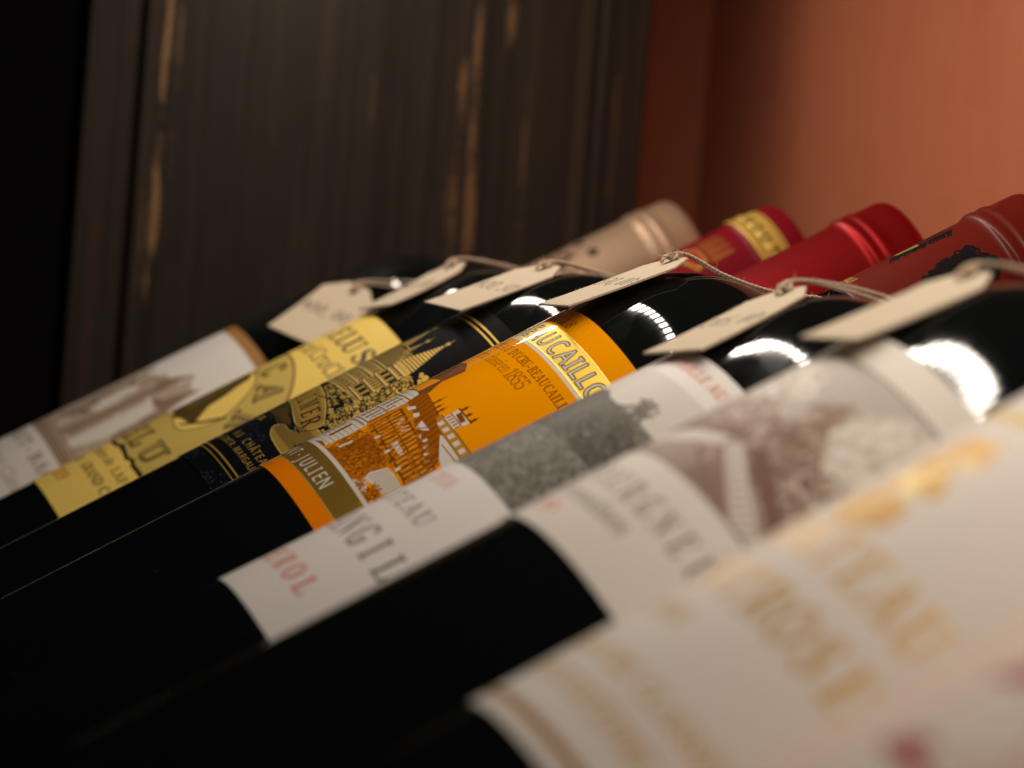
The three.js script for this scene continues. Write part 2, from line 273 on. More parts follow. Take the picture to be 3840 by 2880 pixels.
  cone(11.2, 18.6, 134.4, 14.7, 145.4); cone(6.4, 9.6, 136.2, 8.4, 142.6); cone(-9, -3, 137, -6, 146.5); cone(-2, 5, 138.4, 1.5, 147);
  // ribbon with the name
  const rib1 = [-10, 117.6, 2, 116.4, 9, 115.2, 15, 113.2, 20.8, 110.2, 20.6, 108, 19.4, 105.8, 17.6, 104.2, 12, 106, 5, 107.8, -2, 108.8, -10, 109.4], rib2 = round([11.6, 101, 13.4, 103, 16.8, 103, 18.6, 105.4, 20.4, 107.8, 23.2, 108.3, 30, 106, 30, 99, 24, 98.2, 18, 98.4, 14, 99.2]);
  p.poly(round([-30, 104, -12, 108.4, 2, 108.6, 8, 107.2, 13, 105, 15.4, 103.6, 12.6, 102, 6, 102.8, -6, 103.4, -28, 98]), '#4f411c', 0.7, 6); for (let k = 0; k < 14; k++) p.outline([2 + k * 0.9, 103.4, 4 + k * 0.75, 107.2 - k * 0.22], 0.16, '#a98a3c', 1, 10, false);
  for (const r of [rib2, rib1]) { p.outline(r, 0.9, bk, 0, 0); p.poly(r, '#c39c45', 1, 30); p.outline(r, 0.28, '#efcf7c', 1, 44); }
  for (let k = 0; k < 30; k++) { const x = 12.4 + k * 0.6; p.outline([x, 100.2 + Math.abs(k - 12) * 0.03, x + 0.5, 103 + Math.min(k, 12) * 0.3], 0.24, bk, 0, 0, false); }
  for (let k = 0; k < 40; k++) { const x = -6 + k * 0.65, y = 108.4 - Math.max(0, x) * 0.19; p.outline([x, y, x + 0.1, y + 1.1], 0.12, bk, 0, 0, false); p.outline([x, 116.4 - Math.max(0, x) * 0.27, x + 0.1, 115.4 - Math.max(0, x) * 0.27], 0.12, bk, 0, 0, false); }
  for (let k = 0; k < 24; k++) { p.dot(8 + k * 0.5, 115.4 - Math.abs(k - 11) * 0.12, 0.22, bk); p.dot(9 + k * 0.45, 105.7 - k * 0.06, 0.22, bk); }
  [['P', -4, 110], ['A', 0.8, 109.7], ['L', 5.2, 109.2], ['M', 9.4, 108.3], ['E', 13.5, 107.2], ['R', 17, 105.8]].forEach(([c, x, y]) => p.text(c, x, y, 6.6, bk, { weight: 'bold', sx: c === 'M' ? 0.56 : 0.64, rot: -0.16 })); p.text('I', 23, 101.8, 5, bk, { weight: 'bold', rot: -0.3 });
  for (let k = 0; k < 10; k++) p.dot(1 + k * 0.35, 100 + (k % 3) * 0.6, 0.3, au, 1, 20);
} });
// ---- orange label, gold bands, brown engraving of a mansion
LABELS[3] = print({ s0: 85.0, s1: 158.8, K: 14, base: '#f29a02', rough: 0.5, spec: 0, relief: 0.00016, coat: 1, coatRough: 0.05, grain: 0.015, draw(p) {
  const wt = '#d9d2c6', br = '#8a4a10', b2 = '#a85f0e', or = '#e08a10', gd = '#c8a545', dk = '#6f3a10';
  p.rect(-46, 85, 92, 4.6, '#ee8203'); p.rect(-46, 89.5, 92, 6.6, '#9a7a30', 1, 8); p.rect(-46, 89.4, 92, 0.28, '#e0c06a', 1, 30);
  [['S', -8], ['A', -5.2], ['I', -2.8], ['N', -0.2], ['T', 3], ['·', 5.8], ['J', 8.4], ['U', 11.2], ['L', 14], ['I', 16.1], ['E', 18.4], ['N', 21]].forEach(([c, x]) => p.text(c, x, 90.5, 4.4, '#ded9cd', { font: 'sans-serif', hgt: 40, sx: 0.92 }));
  // engraving
  const tuft = (x, y, w, h, n, cols) => { for (let i = 0; i < n; i++) { const a = x + (rnd() + rnd() - 1) * w, b = y + (rnd() + rnd() - 1) * h, t = rnd() * 6.3, l = 0.3 + rnd() * 0.6; p.outline([a, b, a + Math.cos(t) * l, b + Math.sin(t) * l], 0.2, cols[i % cols.length], 0, 0, false); } };
  p.rect(-46, 97, 54, 24, b2); p.poly([-46, 121, 4.3, 126, 0.3, 133.1, -46, 134], '#7c4a28'); p.poly([4.1, 119, 4.3, 126, 0.3, 133.4, 3.1, 132.8, 6.7, 131, 5.6, 125.9, 8.1, 122, 6.9, 119], '#7c4a28');
  p.poly([0, 97, 8.2, 97, 13, 99, 12, 106, 18, 107, 22, 105, 25, 105.2, 25, 97], '#b0640f'); tuft(13, 101.6, 8, 5.4, 700, [br, '#b8680f', '#a0560e', dk, '#8c4a0e']); tuft(21, 100, 6, 4, 320, [br, '#c4700f', dk, '#de880f']);
  p.poly([8.4, 107, 6.8, 117.1, 11.6, 116.9, 18.5, 118.1, 23.8, 117.1, 29.7, 113.9, 31.1, 111.1, 33, 104.7, 28.1, 105.5, 24.9, 104.6, 21.2, 104.8, 17.3, 106.1], or);
  p.poly([8.4, 107, 6.8, 117.1, 11.6, 116.9, 18.5, 118.1, 23.8, 117.1, 29.7, 113.9, 31.1, 111.1, 33, 104.7, 28.1, 105.5, 24.9, 104.6, 21.2, 104.8, 17.3, 106.1], '#cf7d10');
  for (let k = 0; k < 17; k++) { const x = 9.6 + k * 1.36, y0 = 107.6 - k * 0.12, y1 = 114.6 - k * 0.14; p.outline([x, y0, x - 0.4, y1], 0.5, br, 0, 0, false); p.outline([x + 0.55, y0, x + 0.2, y1], 0.22, '#eca23a', 0, 0, false); }
  p.outline([9, 114.8, 31, 112.2], 0.45, dk, 0, 0, false); p.outline([9, 111.4, 31.4, 109.2], 0.35, br, 0, 0, false); p.outline([9.2, 108, 31, 105.6], 0.4, dk, 0, 0, false);
  for (let k = 0; k < 4; k++) p.outline([13 + k * 1.5, 112.2 - k * 0.2, 13.5 + k * 1.5, 113.6 - k * 0.2], 0.42, wt, 0, 0, false); p.poly([19.4, 108, 19.6, 109.6, 24, 109, 24, 108], wt);
  p.poly([6.9, 120.3, 7.5, 121.7, 19.2, 119.8, 23.9, 118.3, 29.5, 114.6, 30.4, 112.5, 30.2, 110.1, 24.5, 112, 18.7, 114.1, 12.2, 116.4, 6.8, 117.1], '#97530e');
  for (let k = 0; k < 26; k++) { const x = 8 + k * 0.85; p.outline([x, 121 - (k > 13 ? (k - 13) * 0.42 : k * 0.08), x + 1.2, 116.6 - k * 0.2], 0.16, k % 2 ? dk : '#b5690f', 0, 0, false); }
  p.poly([9.6, 116.1, 11.1, 117.6, 12.2, 117.2, 11.3, 115.7], wt); p.poly([13.5, 115.9, 14.3, 117.1, 15.5, 116.6, 15.3, 115.4], wt); p.poly([18.7, 114.1, 17.3, 116.3, 21.4, 116.2, 20.4, 115.1], wt); p.poly([21, 113.7, 21.2, 114.4, 22.8, 113.4], wt);
  p.outline([19.2, 114.6, 20.4, 116.4], 0.3, br, 0, 0, false); for (let k = 0; k < 4; k++) p.rect(23 + k * 1.7, 113.6 - k * 0.75, 0.7, 1.1, wt);
  p.poly([29.5, 114.1, 23.9, 117.3, 24.9, 118.2, 38, 118.2, 38, 113, 31.4, 113.6], wt); p.outline([26.5, 116.4, 34, 116.8], 0.25, b2, 0, 0, false);
  p.poly([18.6, 119, 18.6, 120.3, 40, 120.3, 40, 117.8, 22.7, 117.8], '#b9862c'); p.rect(18.6, 120.2, 22, 0.2, '#7a4a14'); p.rect(22, 117.7, 18, 0.2, '#7a4a14');
  for (let k = 0; k < 8; k++) { p.rect(20.4 + k * 2.3, 118.3, 1.25, 1.4, wt); }
  p.poly([19.9, 120.3, 19.6, 124, 24.8, 123.8, 24.4, 120.3], wt); p.poly([20.7, 122.6, 20.8, 123.8, 23.8, 123.4, 23.6, 122.2], br); for (let k = 0; k < 5; k++) p.rect(20.2 + k * 0.95, 120.6, 0.4, 1.1, b2); p.rect(19.4, 123.8, 5.8, 0.4, br); p.rect(19.6, 121.9, 5, 0.25, br);
  for (const [x, y, h] of [[24.6, 124, 2.4], [22.6, 124.2, 1.6], [20.4, 124.2, 2.2], [13.6, 120.4, 4], [15.6, 120, 2.6], [17.2, 119.8, 3]]) { p.poly([x - 0.4, y, x, y + h, x + 0.4, y], dk); p.dot(x, y + h * 0.45, 0.42, dk); }
  for (let k = 0; k < 300; k++) { const x = 9 + rnd() * 22, y = 105.6 + rnd() * 9 - (x - 9) * 0.06, l = 0.4 + rnd() * 1.2; p.outline([x, y, x - 0.06, y + l], 0.12 + rnd() * 0.14, [br, '#c87a12', dk, '#e69a2a', '#b5690f'][k % 5], 0, 0, false); }
  for (let k = 0; k < 6; k++) p.rect(12 + k * 2.9, 106.4 - k * 0.2, 0.8, 1.3, k % 2 ? wt : dk);
  tuft(20, 104.6, 5, 1.6, 160, [dk, br, '#c4700f']);
  // pale facade seen along its length
  p.poly([-20, 97.4, 1, 97, 4.4, 98, 8.2, 97.6, 8.8, 102.2, 8.4, 107, 6.8, 108, 7.4, 116.4, 6.2, 120.2, 3.8, 120.6, -20, 119], wt);
  for (let y = 98.4; y < 120; y += 1.15) p.outline([-14, y, 8.4 - (y > 107 ? 1.4 : 0), y], 0.13, '#9c7a55', 0, 0, false);
  for (const [x, y, w, h] of [[2.4, 100, 2.6, 5.2], [-2.6, 100, 2.6, 5.2], [3.2, 108.4, 1.4, 3.6], [0, 108.4, 1.4, 3.6], [3, 113.4, 1.4, 3.8], [0, 113.4, 1.4, 3.8], [5.4, 109, 0.8, 6]]) p.rect(x, y, w * 0.6, h, br);
  for (const y of [106.6, 107.6, 112.4, 117.6]) p.rect(-14, y, 21.6, 0.3, '#8f6a43'); p.poly([11.3, 99.2, 11.8, 102.6, 12.7, 102.2, 12.2, 99.4], wt);
  p.poly([25, 99.1, 24.1, 100.9, 25.2, 104.4, 27.6, 104.8, 34, 104.4, 34, 100.7, 28.3, 100.3], wt); for (let k = 0; k < 12; k++) p.outline([24.8 + k * 0.75, 100.4, 26 + k * 0.62, 104.4], 0.15, '#9a8468', 0, 0, false);
  p.poly([23.6, 97.2, 26.4, 97.1, 27.2, 96.8, 28.6, 98, 25.8, 99.4], wt); tuft(29.6, 98.6, 2.4, 2.6, 260, [br, '#c4700f', dk, '#d8800f']); tuft(26, 97.8, 1.4, 1, 40, ['#c4700f', br]);
  p.rect(-46, 96.1, 92, 0.95, '#d8d2c6', 0, 20);
  // lettering
  p.text('Grand cru', 4.2, 136.1, 4.2, '#9a560c', { sx: 0.8, align: 'right' }); p.text('classé', 5.2, 136.1, 4.2, '#9a560c', { sx: 0.58, align: 'left' }); p.text('en', 13.9, 136.1, 4.2, '#9a560c', { sx: 0.6 }); [['1', 16.7], ['8', 18.3], ['5', 20.1], ['5', 21.9]].forEach(([c, x]) => p.text(c, x, 136.3, 4.9, '#9a560c', { sx: 0.76 }));
  [['C', -6.6], ['H', -4.5], ['Â', -2.3], ['T', -0.3], ['E', 1.8], ['A', 4.1], ['U', 6.5], ['D', 9.3], ['U', 11.4], ['C', 13.2], ['R', 14.8], ['U', 16.4], ['-', 17.7], ['B', 19.1], ['E', 20.8], ['A', 22.4], ['U', 24.2], ['C', 26], ['A', 27.7], ['I', 29.1], ['L', 30.4], ['L', 31.9], ['O', 33.8], ['U', 35.8]].forEach(([c, x]) => p.text(c, x, 140.3, 3.3, '#8e4a10', { sx: 0.74, weight: 'bold' }));
  p.rect(-46, 144.9, 92, 0.75, '#ddd6c9', 0, 24); p.rect(-46, 145.75, 92, 6.9, '#d8b64c', 1, 14); p.rect(-46, 145.75, 92, 0.22, '#f0d98a', 1, 44); p.rect(-46, 152.4, 92, 0.22, '#f0d98a', 1, 44);
  const nm = 'BEAUCAILLOU', xs = [-2, 2.4, 6.9, 11.4, 16, 20.2, 23.2, 25.8, 28.8, 32.4, 37.6]; 
  [...nm].forEach((ch, i) => { p.text(ch, xs[i], 146.85, 6.3, '#77653a', { font: 'sans-serif', stroke: 0.62, hgt: -50, sx: 0.93 }); p.text(ch, xs[i], 146.85, 6.3, '#d6d2ca', { font: 'sans-serif', hgt: 70, sx: 0.93 }); });
  [['2', 0.6], ['0', 3.6], ['1', 7.2], ['8', 10.3]].forEach(([c, x]) => p.text(c, x, 153.2, 3.7, '#7e420c'));
} });
// ---- white label with grey vineyard photograph
LABELS[4] = print({ s0: 57.3, s1: 152.9, K: 8, base: '#e2dcd6', rough: 0.5, draw(p) {
  const top = 145; p.rect(-46, 105, 92, 30, '#7c766c'); p.rect(-46, 134, 92, 11, '#cfc9be');
  for (let i = 0; i < 9000; i++) { const x = -46 + rnd() * 92, y = 105 + rnd() * 20, v = 78 + rnd() * 74; p.rect(x, y, 0.3 + rnd() * 0.8, 0.3 + rnd() * 0.7, `rgb(${v},${v - 4},${v - 12})`); }
  p.poly([-46, 122, 4, 122.5, 22, 121, 46, 122, 46, 131, 28, 131.5, 24, 130, 17, 133.4, 6, 134.4, 2, 136, -46, 137], '#5b554c');
  for (let i = 0; i < 1600; i++) { const x = -6 + rnd() * 44, y = 121.5 + rnd() * 12; if (y > 134 - x * 0.14) continue; const v = 66 + rnd() * 44; p.dot(x, y, 0.25 + rnd() * 0.5, `rgb(${v},${v - 5},${v - 13})`); }
  for (let i = 0; i < 500; i++) { const x = -40 + rnd() * 80, y = 130 + noise.noise(x * 0.2, 2, 2) * 3 + rnd() * 3.5; p.dot(x, y, 0.35, '#5d574e'); }
  for (let i = 0; i < 70; i++) { const a = rnd() * 6.3, r = rnd() * 3.6; p.dot(16 + Math.cos(a) * r, 135.4 + Math.sin(a) * r * 1.1, 0.5, '#6b655c'); } p.rect(15.6, 130, 0.7, 6, '#5d574e'); p.rect(14, 125, 1.4, 0.7, '#8f897e'); p.rect(27, 124.4, 2, 0.9, '#857f74');
  p.text('MIS EN BOUTEILLE AU CHÂTEAU', 13, 148.2, 3.1, '#c66a4c', { sx: 1.1, weight: 'bold' });
  p.letters('POMEROL', -16, 5.6, 65.6, 6.4, '#cf6a55', { weight: 'bold', sx: 0.9 }); p.letters("L'EVANGILE", -25, 6.05, 78, 9, '#7b7468', { weight: 'bold', sx: 0.7 }); p.letters('CHATEAU', -12, 4.6, 89.9, 5.4, '#8c857a', { weight: 'bold' }); p.text('2018', 5, 98.6, 4.4, '#d07a66');
} });
// ---- white label, sepia courtyard with tree
LABELS[5] = print({ s0: 93.3, s1: 157.6, K: 8, base: '#e4dbcf', rough: 0.5, draw(p) {
  p.rect(-46, 116, 92, 34.5, '#bdb3a8');
  const fleck = (x, y, w, h, n, cols, r0, r1) => { for (let i = 0; i < n; i++) { const a = rnd() * 6.3, q = Math.sqrt(rnd()); p.dot(x + Math.cos(a) * q * w, y + Math.sin(a) * q * h, r0 + rnd() * r1, cols[i % cols.length]); } };
  p.poly([-46, 116, 46, 116, 46, 126, 30, 132, 18, 136, 8, 134, -46, 132], '#a08b7d');
  fleck(20, 127, 17, 8, 900, ['#8a6c5b', '#a98f80', '#76594a', '#bfae9f', '#94796a'], 0.25, 0.7);
  p.poly([-6, 118, 4, 121, 12, 124, 12, 126.2, 2, 124.4, -8, 122], '#d6ccc0'); p.poly([-6, 122, 4, 124.8, 14, 127.4, 13, 128.8, 2, 127, -8, 125], '#80614f');
  p.poly([13, 116.4, 17, 123.6, 21, 124.2, 30, 117.4, 27, 116.2], '#8d7060'); p.poly([12.4, 124.6, 14.6, 126.6, 34, 117.6, 33, 116.2, 28, 116.2], '#d3c8bb'); p.poly([16, 126.6, 19, 128.8, 38, 120.4, 37, 118], '#7d5d4c');
  for (let k = 0; k < 12; k++) p.outline([15 + k * 1.6, 125 - k * 0.66, 14 + k * 1.5, 121 - k * 0.5], 0.35, '#a89484', 0, 0, false);
  fleck(3, 141, 8, 5, 420, ['#ddd3c7', '#cbbfb2', '#e4dbd0', '#b3a496'], 0.4, 0.8); fleck(8, 133, 9, 3.2, 300, ['#a38b7c', '#c9bcae', '#8b6e5e'], 0.3, 0.6);
  p.poly([16, 131, 17, 138, 19, 144, 20.6, 144, 20.4, 138, 24, 142, 25.4, 141, 22, 133], '#86695a'); fleck(20, 139, 5, 4.5, 160, ['#8a6c5b', '#b8a799', '#a08778'], 0.3, 0.6);
  fleck(31, 141, 8.5, 7.5, 700, ['#dcd2c6', '#d0c5b8', '#e5ddd2', '#c2b5a7', '#d8cec2'], 0.5, 1.0); fleck(33, 129, 6, 5, 240, ['#7a5b4a', '#94796a', '#c4b5a6'], 0.4, 0.7);
  p.rect(-46, 115.6, 92, 0.6, '#8f7f70'); p.rect(-46, 150.4, 92, 0.5, '#9a8d80');
  p.letters('TOURGNEF', -2.6, 5.05, 105.8, 6.6, '#857a6c', { weight: 'bold', sx: 0.74 }); p.text('Domaines', 9, 101, 4.6, '#968b7e', { weight: 'bold' }); p.text('2018', 1.6, 96.6, 3.6, '#d57862', { weight: 'bold' });
} });
// ---- white label with gilt lettering and crest
LABELS[6] = print({ s0: 63, s1: 152, K: 8, base: '#e6dcd2', rough: 0.5, draw(p) {
  const au = '#cda152', b2 = '#c49a56';
  p.rect(-46, 65.4, 92, 1.5, '#b07e34', 0.3, 10); p.rect(-46, 141.6, 92, 2.6, '#e0c482');
  p.text('SAINT-ESTÈPHE', 10, 71.6, 4.4, b2, { weight: 'bold' }); p.text('GRAND CRU CLASSÉ', 9, 77.6, 4.6, b2, { weight: 'bold' });
  p.letters('MONTROSE', -12, 6.3, 95, 10, au, { weight: 'bold', sx: 0.82, metal: 0.5 }); p.letters('CHATEAU', -8, 6.4, 106.6, 10, au, { weight: 'bold', sx: 0.82, metal: 0.5 }); p.text('2016', 2, 88.4, 5, b2, { weight: 'bold' });
  for (let i = 0; i < 60; i++) { const a = rnd() * 6.3, r = rnd(); p.dot(4.6 + Math.cos(a) * r * 6, 126 + Math.sin(a) * r * 10, 0.6 + rnd() * 1.5, i % 3 ? au : '#e6cb86', 0.12, 20); } p.poly([-2, 117, 5, 113.4, 12, 117, 11, 122, -1, 122], au, 0.12, 20); p.poly([-1, 133, 2, 138, 5, 134, 8, 139, 11, 133], au, 0.12, 20);
} });
// ---- pale label with a wine-red drawing
LABELS[7] = print({ s0: 48, s1: 158, K: 7, base: '#ded4c8', rough: 0.55, draw(p) {
  const rd = '#a9584a', pk = '#d4ab9a';
  p.rect(-46, 70, 50, 60, '#dec6b6'); p.rect(-46, 66, 92, 3, '#d2ab99'); p.rect(5.4, 70, 0.9, 60, pk);
  p.poly([6, 81.4, 8, 85, 11.4, 85.6, 11.2, 82.6, 20, 82, 20, 80.4, 8, 80.2], rd); p.poly([4, 94, 7, 100, 12, 102.6, 18, 101, 20, 98, 13, 99, 9, 96], rd); p.poly([14, 96, 17, 99, 20, 96], pk);
  for (let i = 0; i < 14; i++) p.outline([6 + rnd() * 30, 74 + rnd() * 40, 6 + rnd() * 30, 74 + rnd() * 40], 0.8, pk, 0, 0, false);
  p.poly([24, 84, 27, 90, 33, 92, 34, 84], '#cfc6b4'); p.text('PESSAC', 8, 57, 7, rd, { weight: 'bold' });
} });

// ---- capsules
const capPrint = (base, o) => print({ s0: 214.8, s1: 265.5, K: 8, half: 47, base, grain: 0.01, foil: true, ...o });
const bead = (m) => m;
const CAPS = [
  capPrint('#c48f6c', { rough: 0.34, draw(p) { p.rect(-47, 212, 94, 57, '#b99a80', 0.45); for (let i = 0; i < 26; i++) { const x = -12 + rnd() * 22, y = 216 + rnd() * 20; p.dot(x, y, 0.5 + rnd() * 1.4, '#4a3a30'); } for (let i = 0; i < 9; i++) p.poly([-6 + i * 2.6, 222, -5 + i * 2.6, 228 + (i % 3) * 2, -3.8 + i * 2.6, 222], '#5d4634'); p.rect(-47, 258.6, 94, 0.8, '#b5835f'); } }),
  capPrint('#7c0e1b', { rough: 0.42, spec: 0.15, coat: 0.12, coatRough: 0.3, draw(p) { 
    const au = '#b98a3a'; p.poly([3.5, 234, 5, 238, 12, 238, 13.5, 234, 8.5, 231.5], au, 1, 10); p.poly([5, 234.4, 8.5, 233, 12, 234.4, 11, 237, 6, 237], '#a3162a'); for (let k = 0; k < 4; k++) p.poly([3.6 + k * 2.5, 239, 4.2 + k * 2.5, 245.4, 5.4 + k * 2.5, 246, 5.8 + k * 2.5, 239], '#a5622f', 1, 10); } }),
  capPrint('#b01016', { rough: 0.34, spec: 0.4, draw(p) { p.rect(-47, 212, 94, 57, '#8a0d12', 0.5); p.rect(-47, 214.8, 94, 0.7, '#d2454c', 0.3); p.rect(10.6, 256, 0.12, 13, '#7a0a10'); } }),
  capPrint('#64190f', { rough: 0.45, spec: 0.15, coat: 0.2, coatRough: 0.22, draw(p) {
    const bk = '#141112', au = '#c9a95c';
    for (let i = 0; i < 260; i++) p.dot(-20 + rnd() * 60, 212 + rnd() * 56, 0.03 + rnd() * 0.07, '#a9644f');
    p.rect(-47, 214.8, 94, 0.6, '#5a1710');
    p.text('CHÂTEAU', -3.4, 217.2, 3.4, '#d8b868', { font: 'sans-serif', sx: 0.9 });
    const curl = (x, y, w, h, n) => { for (let i = 0; i < n; i++) { const a = rnd() * 6.3, r = Math.sqrt(rnd()), cx = x + Math.cos(a) * r * w, cy = y + Math.sin(a) * r * h; p.g.strokeStyle = p.mode === 'color' ? bk : p.mode === 'gloss' ? 'rgb(0,120,0)' : 'rgb(150,150,150)'; p.g.lineWidth = 0.42; p.g.beginPath(); p.g.arc(cx, cy, 0.35 + rnd() * 0.5, rnd() * 6, rnd() * 6 + 3.4); p.g.stroke(); } };
    curl(14.4, 236.6, 3.0, 7, 300); curl(16.8, 243.6, 2.6, 3.2, 90); curl(12, 242, 1.4, 3, 40);
    for (let k = 0; k < 60; k++) { const f = k / 60; p.outline([0.6 + f * 1.2, 229.6 + f * 15.6, 1.9 + f * 1.6 + rnd() * 1.4, 229 + f * 15.4 - rnd()], 0.42, bk, 0, 10, false); }
    p.poly([-3, 230, 0.6, 231.4, 1.6, 236.4, -1, 237], au, 1, 10); p.poly([-4, 226, -1, 229, 0.5, 243, -2.4, 246, -4, 240], bk);
    p.poly([18.2, 235.6, 19, 241, 21.6, 241.4, 22.4, 236], au, 1, 10); for (let k = 0; k < 9; k++) { p.dot(18.8 + rnd() * 3.5, 231 + k * 0.6, 0.45, au, 1); p.rect(19.6 + rnd() * 5, 236 + rnd() * 8, 0.3, 1.6, bk); }
  } }),
];
const bandMat = print({ s0: 250.8, s1: 259.2, K: 10, half: 47, base: '#d0ab52', rough: 0.45, spec: 0.3, grain: 0.01, draw(p) { p.rect(-47, 250.8, 94, 8.4, '#d0ab52', 0.2, 10); p.rect(-47, 251.4, 94, 0.5, '#8f6d28'); p.rect(-47, 258.2, 94, 0.5, '#8f6d28'); p.letters('MIS EN BOUTEILLE', -23, 4.1, 253.3, 4.4, '#3a2f18', { font: 'sans-serif', weight: 'bold' }); } });
const plainCap = (r, g, b) => std({ color: lin(r, g, b), roughness: 0.36, clearcoat: 0.2, clearcoatRoughness: 0.3 });
CAPS.push(plainCap(0.30, 0.03, 0.035), plainCap(0.03, 0.025, 0.02), plainCap(0.30, 0.22, 0.10), plainCap(0.16, 0.012, 0.012));

// ---- glass: near-black with wine behind it, a little dust
const glassTex = (() => {
  const c = canvas(1024, 1024), g = c.getContext('2d'); g.fillStyle = 'rgb(11,14,15)'; g.fillRect(0, 0, 1024, 1024);
  for (let i = 0; i < 900; i++) { const v = 30 + rnd() * 70; g.fillStyle = `rgba(${v},${v + 4},${v + 6},${0.15 + rnd() * 0.5})`; g.beginPath(); g.arc(rnd() * 1024, rnd() * 1024, 0.3 + rnd() * rnd() * 1.1, 0, 7); g.fill(); }
  for (let i = 0; i < 160; i++) { g.strokeStyle = `rgba(60,66,70,${0.06 + rnd() * 0.12})`; g.lineWidth = 0.6; const x = rnd() * 1024, y = rnd() * 1024; g.beginPath(); g.moveTo(x, y); g.lineTo(x + 30 - rnd() * 60, y + 20 - rnd() * 40); g.stroke(); }
  return c;
})();
const glassRough = (() => {
  const c = canvas(512, 512), g = c.getContext('2d'); g.fillStyle = 'rgb(0,9,0)'; g.fillRect(0, 0, 512, 512);
  for (let i = 0; i < 500; i++) { g.fillStyle = `rgba(0,${20 + rnd() * 40},0,${0.04 + rnd() * 0.10})`; g.beginPath(); g.ellipse(rnd() * 512, rnd() * 512, 4 + rnd() * 26, 2 + rnd() * 10, rnd() * 3, 0, 7); g.fill(); }
  return c;
})();
const glassMat = std({ map: tex(glassTex), roughness: 1, roughnessMap: tex(glassRough, false), metalness: 0, ior: 1.42, specularIntensity: 1 });

const sy = (s) => s - BASE;                                              // height above the bottle's base
const glassProfile = [[0.0002, 0.008], [0.012, 0.006], [0.024, 0.001], [0.031, 0.0], [0.0352, 0.0012], [0.0368, 0.004], [R, 0.010], [R, 0.06], [R, 0.12], [R, 0.17], [R, sy(0.160)], [R, sy(0.1665)], [0.0368, sy(0.1725)], [0.0358, sy(0.1785)], [0.0338, sy(0.1842)], [0.0311, sy(0.1890)], [0.0279, sy(0.1932)], [0.0243, sy(0.1968)], [0.0210, sy(0.2000)], [0.0184, sy(0.2036)], [0.0164, sy(0.2078)], [0.0153, sy(0.2120)], [0.0148, sy(0.2170)], [0.0144, sy(0.2400)], [0.0142, sy(0.2600)]];
const shoulderR = (s) => { const y = sy(s); for (let i = 7; i < glassProfile.length - 1; i++) { const a = glassProfile[i], b = glassProfile[i + 1]; if (y >= a[1] && y <= b[1]) return a[0] + (b[0] - a[0]) * (y - a[1]) / (b[1] - a[1]); } return 0.0148; };
const glassGeo = revolve(smooth(glassProfile, 5), 128);
const capProfile = [[0.0149, sy(0.2148)], [0.01545, sy(0.2150)], [0.0154, sy(0.2168)], [0.0152, sy(0.232)], [0.01505, sy(0.2488)], [0.0151, sy(0.2499)], [0.0155, sy(0.2505)], [0.0158, sy(0.2513)], [0.01575, sy(0.2522)], [0.0154, sy(0.2530)], [0.01535, sy(0.2535)], [0.0156, sy(0.2541)], [0.01572, sy(0.2549)], [0.0155, sy(0.2557)], [0.0152, sy(0.2566)], [0.0151, sy(0.258)], [0.0150, sy(0.2618)], [0.0149, sy(0.2632)], [0.0145, sy(0.2642)], [0.0138, sy(0.2649)], [0.0127, sy(0.2653)], [0.0002, sy(0.2655)]], capGeo = revolve(capProfile, 96);
const capR = (y) => { for (let k = 1; k < capProfile.length - 1; k++) { const a = capProfile[k], b = capProfile[k + 1]; if (y >= a[1] && y <= b[1]) return a[0] + (b[0] - a[0]) * (y - a[1]) / (b[1] - a[1]); } return 0.015; };
const bandGeo = revolve(Array.from({ length: 43 }, (_, k) => { const y = sy(0.2508 + 0.0084 * k / 42); return [capR(y) + 0.00012, y]; }), 96);
function labelGeo(s0, s1) {                                              // a sheet of paper wrapped round the glass, with its cut edges
  const r1 = R + 0.00022, r0 = R + 0.00004, T = XM / 37.5, a = sy(s0 / 1000), b = sy(s1 / 1000), pr = [];
  for (let k = 0; k <= 8; k++) pr.push([r1, a + (b - a) * k / 8]);
  const face = revolve(pr, 96, -T, T), e0 = revolve([[r0, a], [r1, a]], 96, -T, T), e1 = revolve([[r1, b], [r0, b]], 96, -T, T);
  for (const e of [e0, e1]) { const u = e.attributes.uv; for (let i = 0; i < u.count; i++) u.setY(i, e === e0 ? 0.001 : 0.999); }
  return mergeGeometries([face, e0, e1]);
}
const SPAN = [[34, 124.4], [52.5, 149.9], [80.2, 159.2], [85.0, 158.8], [57.3, 152.9], [93.3, 157.6], [63, 152], [48, 158]];
const NAMES = [
  'wine bottle with white sepia house label and copper capsule, beside the dark end panel',
  'wine bottle with yellow label showing a bell, red capsule with gold band',
  'wine bottle with black label printed in gold, plain bright red capsule',
  'wine bottle with glossy orange label and gold bands, dark red capsule with black crest',
  'wine bottle with white label and grey vineyard photograph, beside the orange label bottle',
  'wine bottle with white label and sepia picture of a tree and roofs',
  'wine bottle with white label and large gilt lettering',
  'wine bottle with pale label and wine-red drawing, at the end of the row',
];
NAMES.forEach((label, i) => {
  const b = thing('wine_bottle', label, 'wine bottle', 'bottles lying in a row on the rack');
  b.applyMatrix4(frame(i));
  mesh('glass', glassGeo, glassMat, b);
  const lab = mesh('label', labelGeo(...SPAN[i]), LABELS[i], b);
  if (i === 0) mesh('border', labelGeo(124.45, 128), std({ color: '#a87844', roughness: 0.5, specularIntensity: 0.3 }), lab);
  const cap = mesh('capsule', capGeo, CAPS[i], b); cap.position.y = i === 0 ? -0.0022 : 0;
  if (i === 1) mesh('gold_band', bandGeo, bandMat, cap);
});

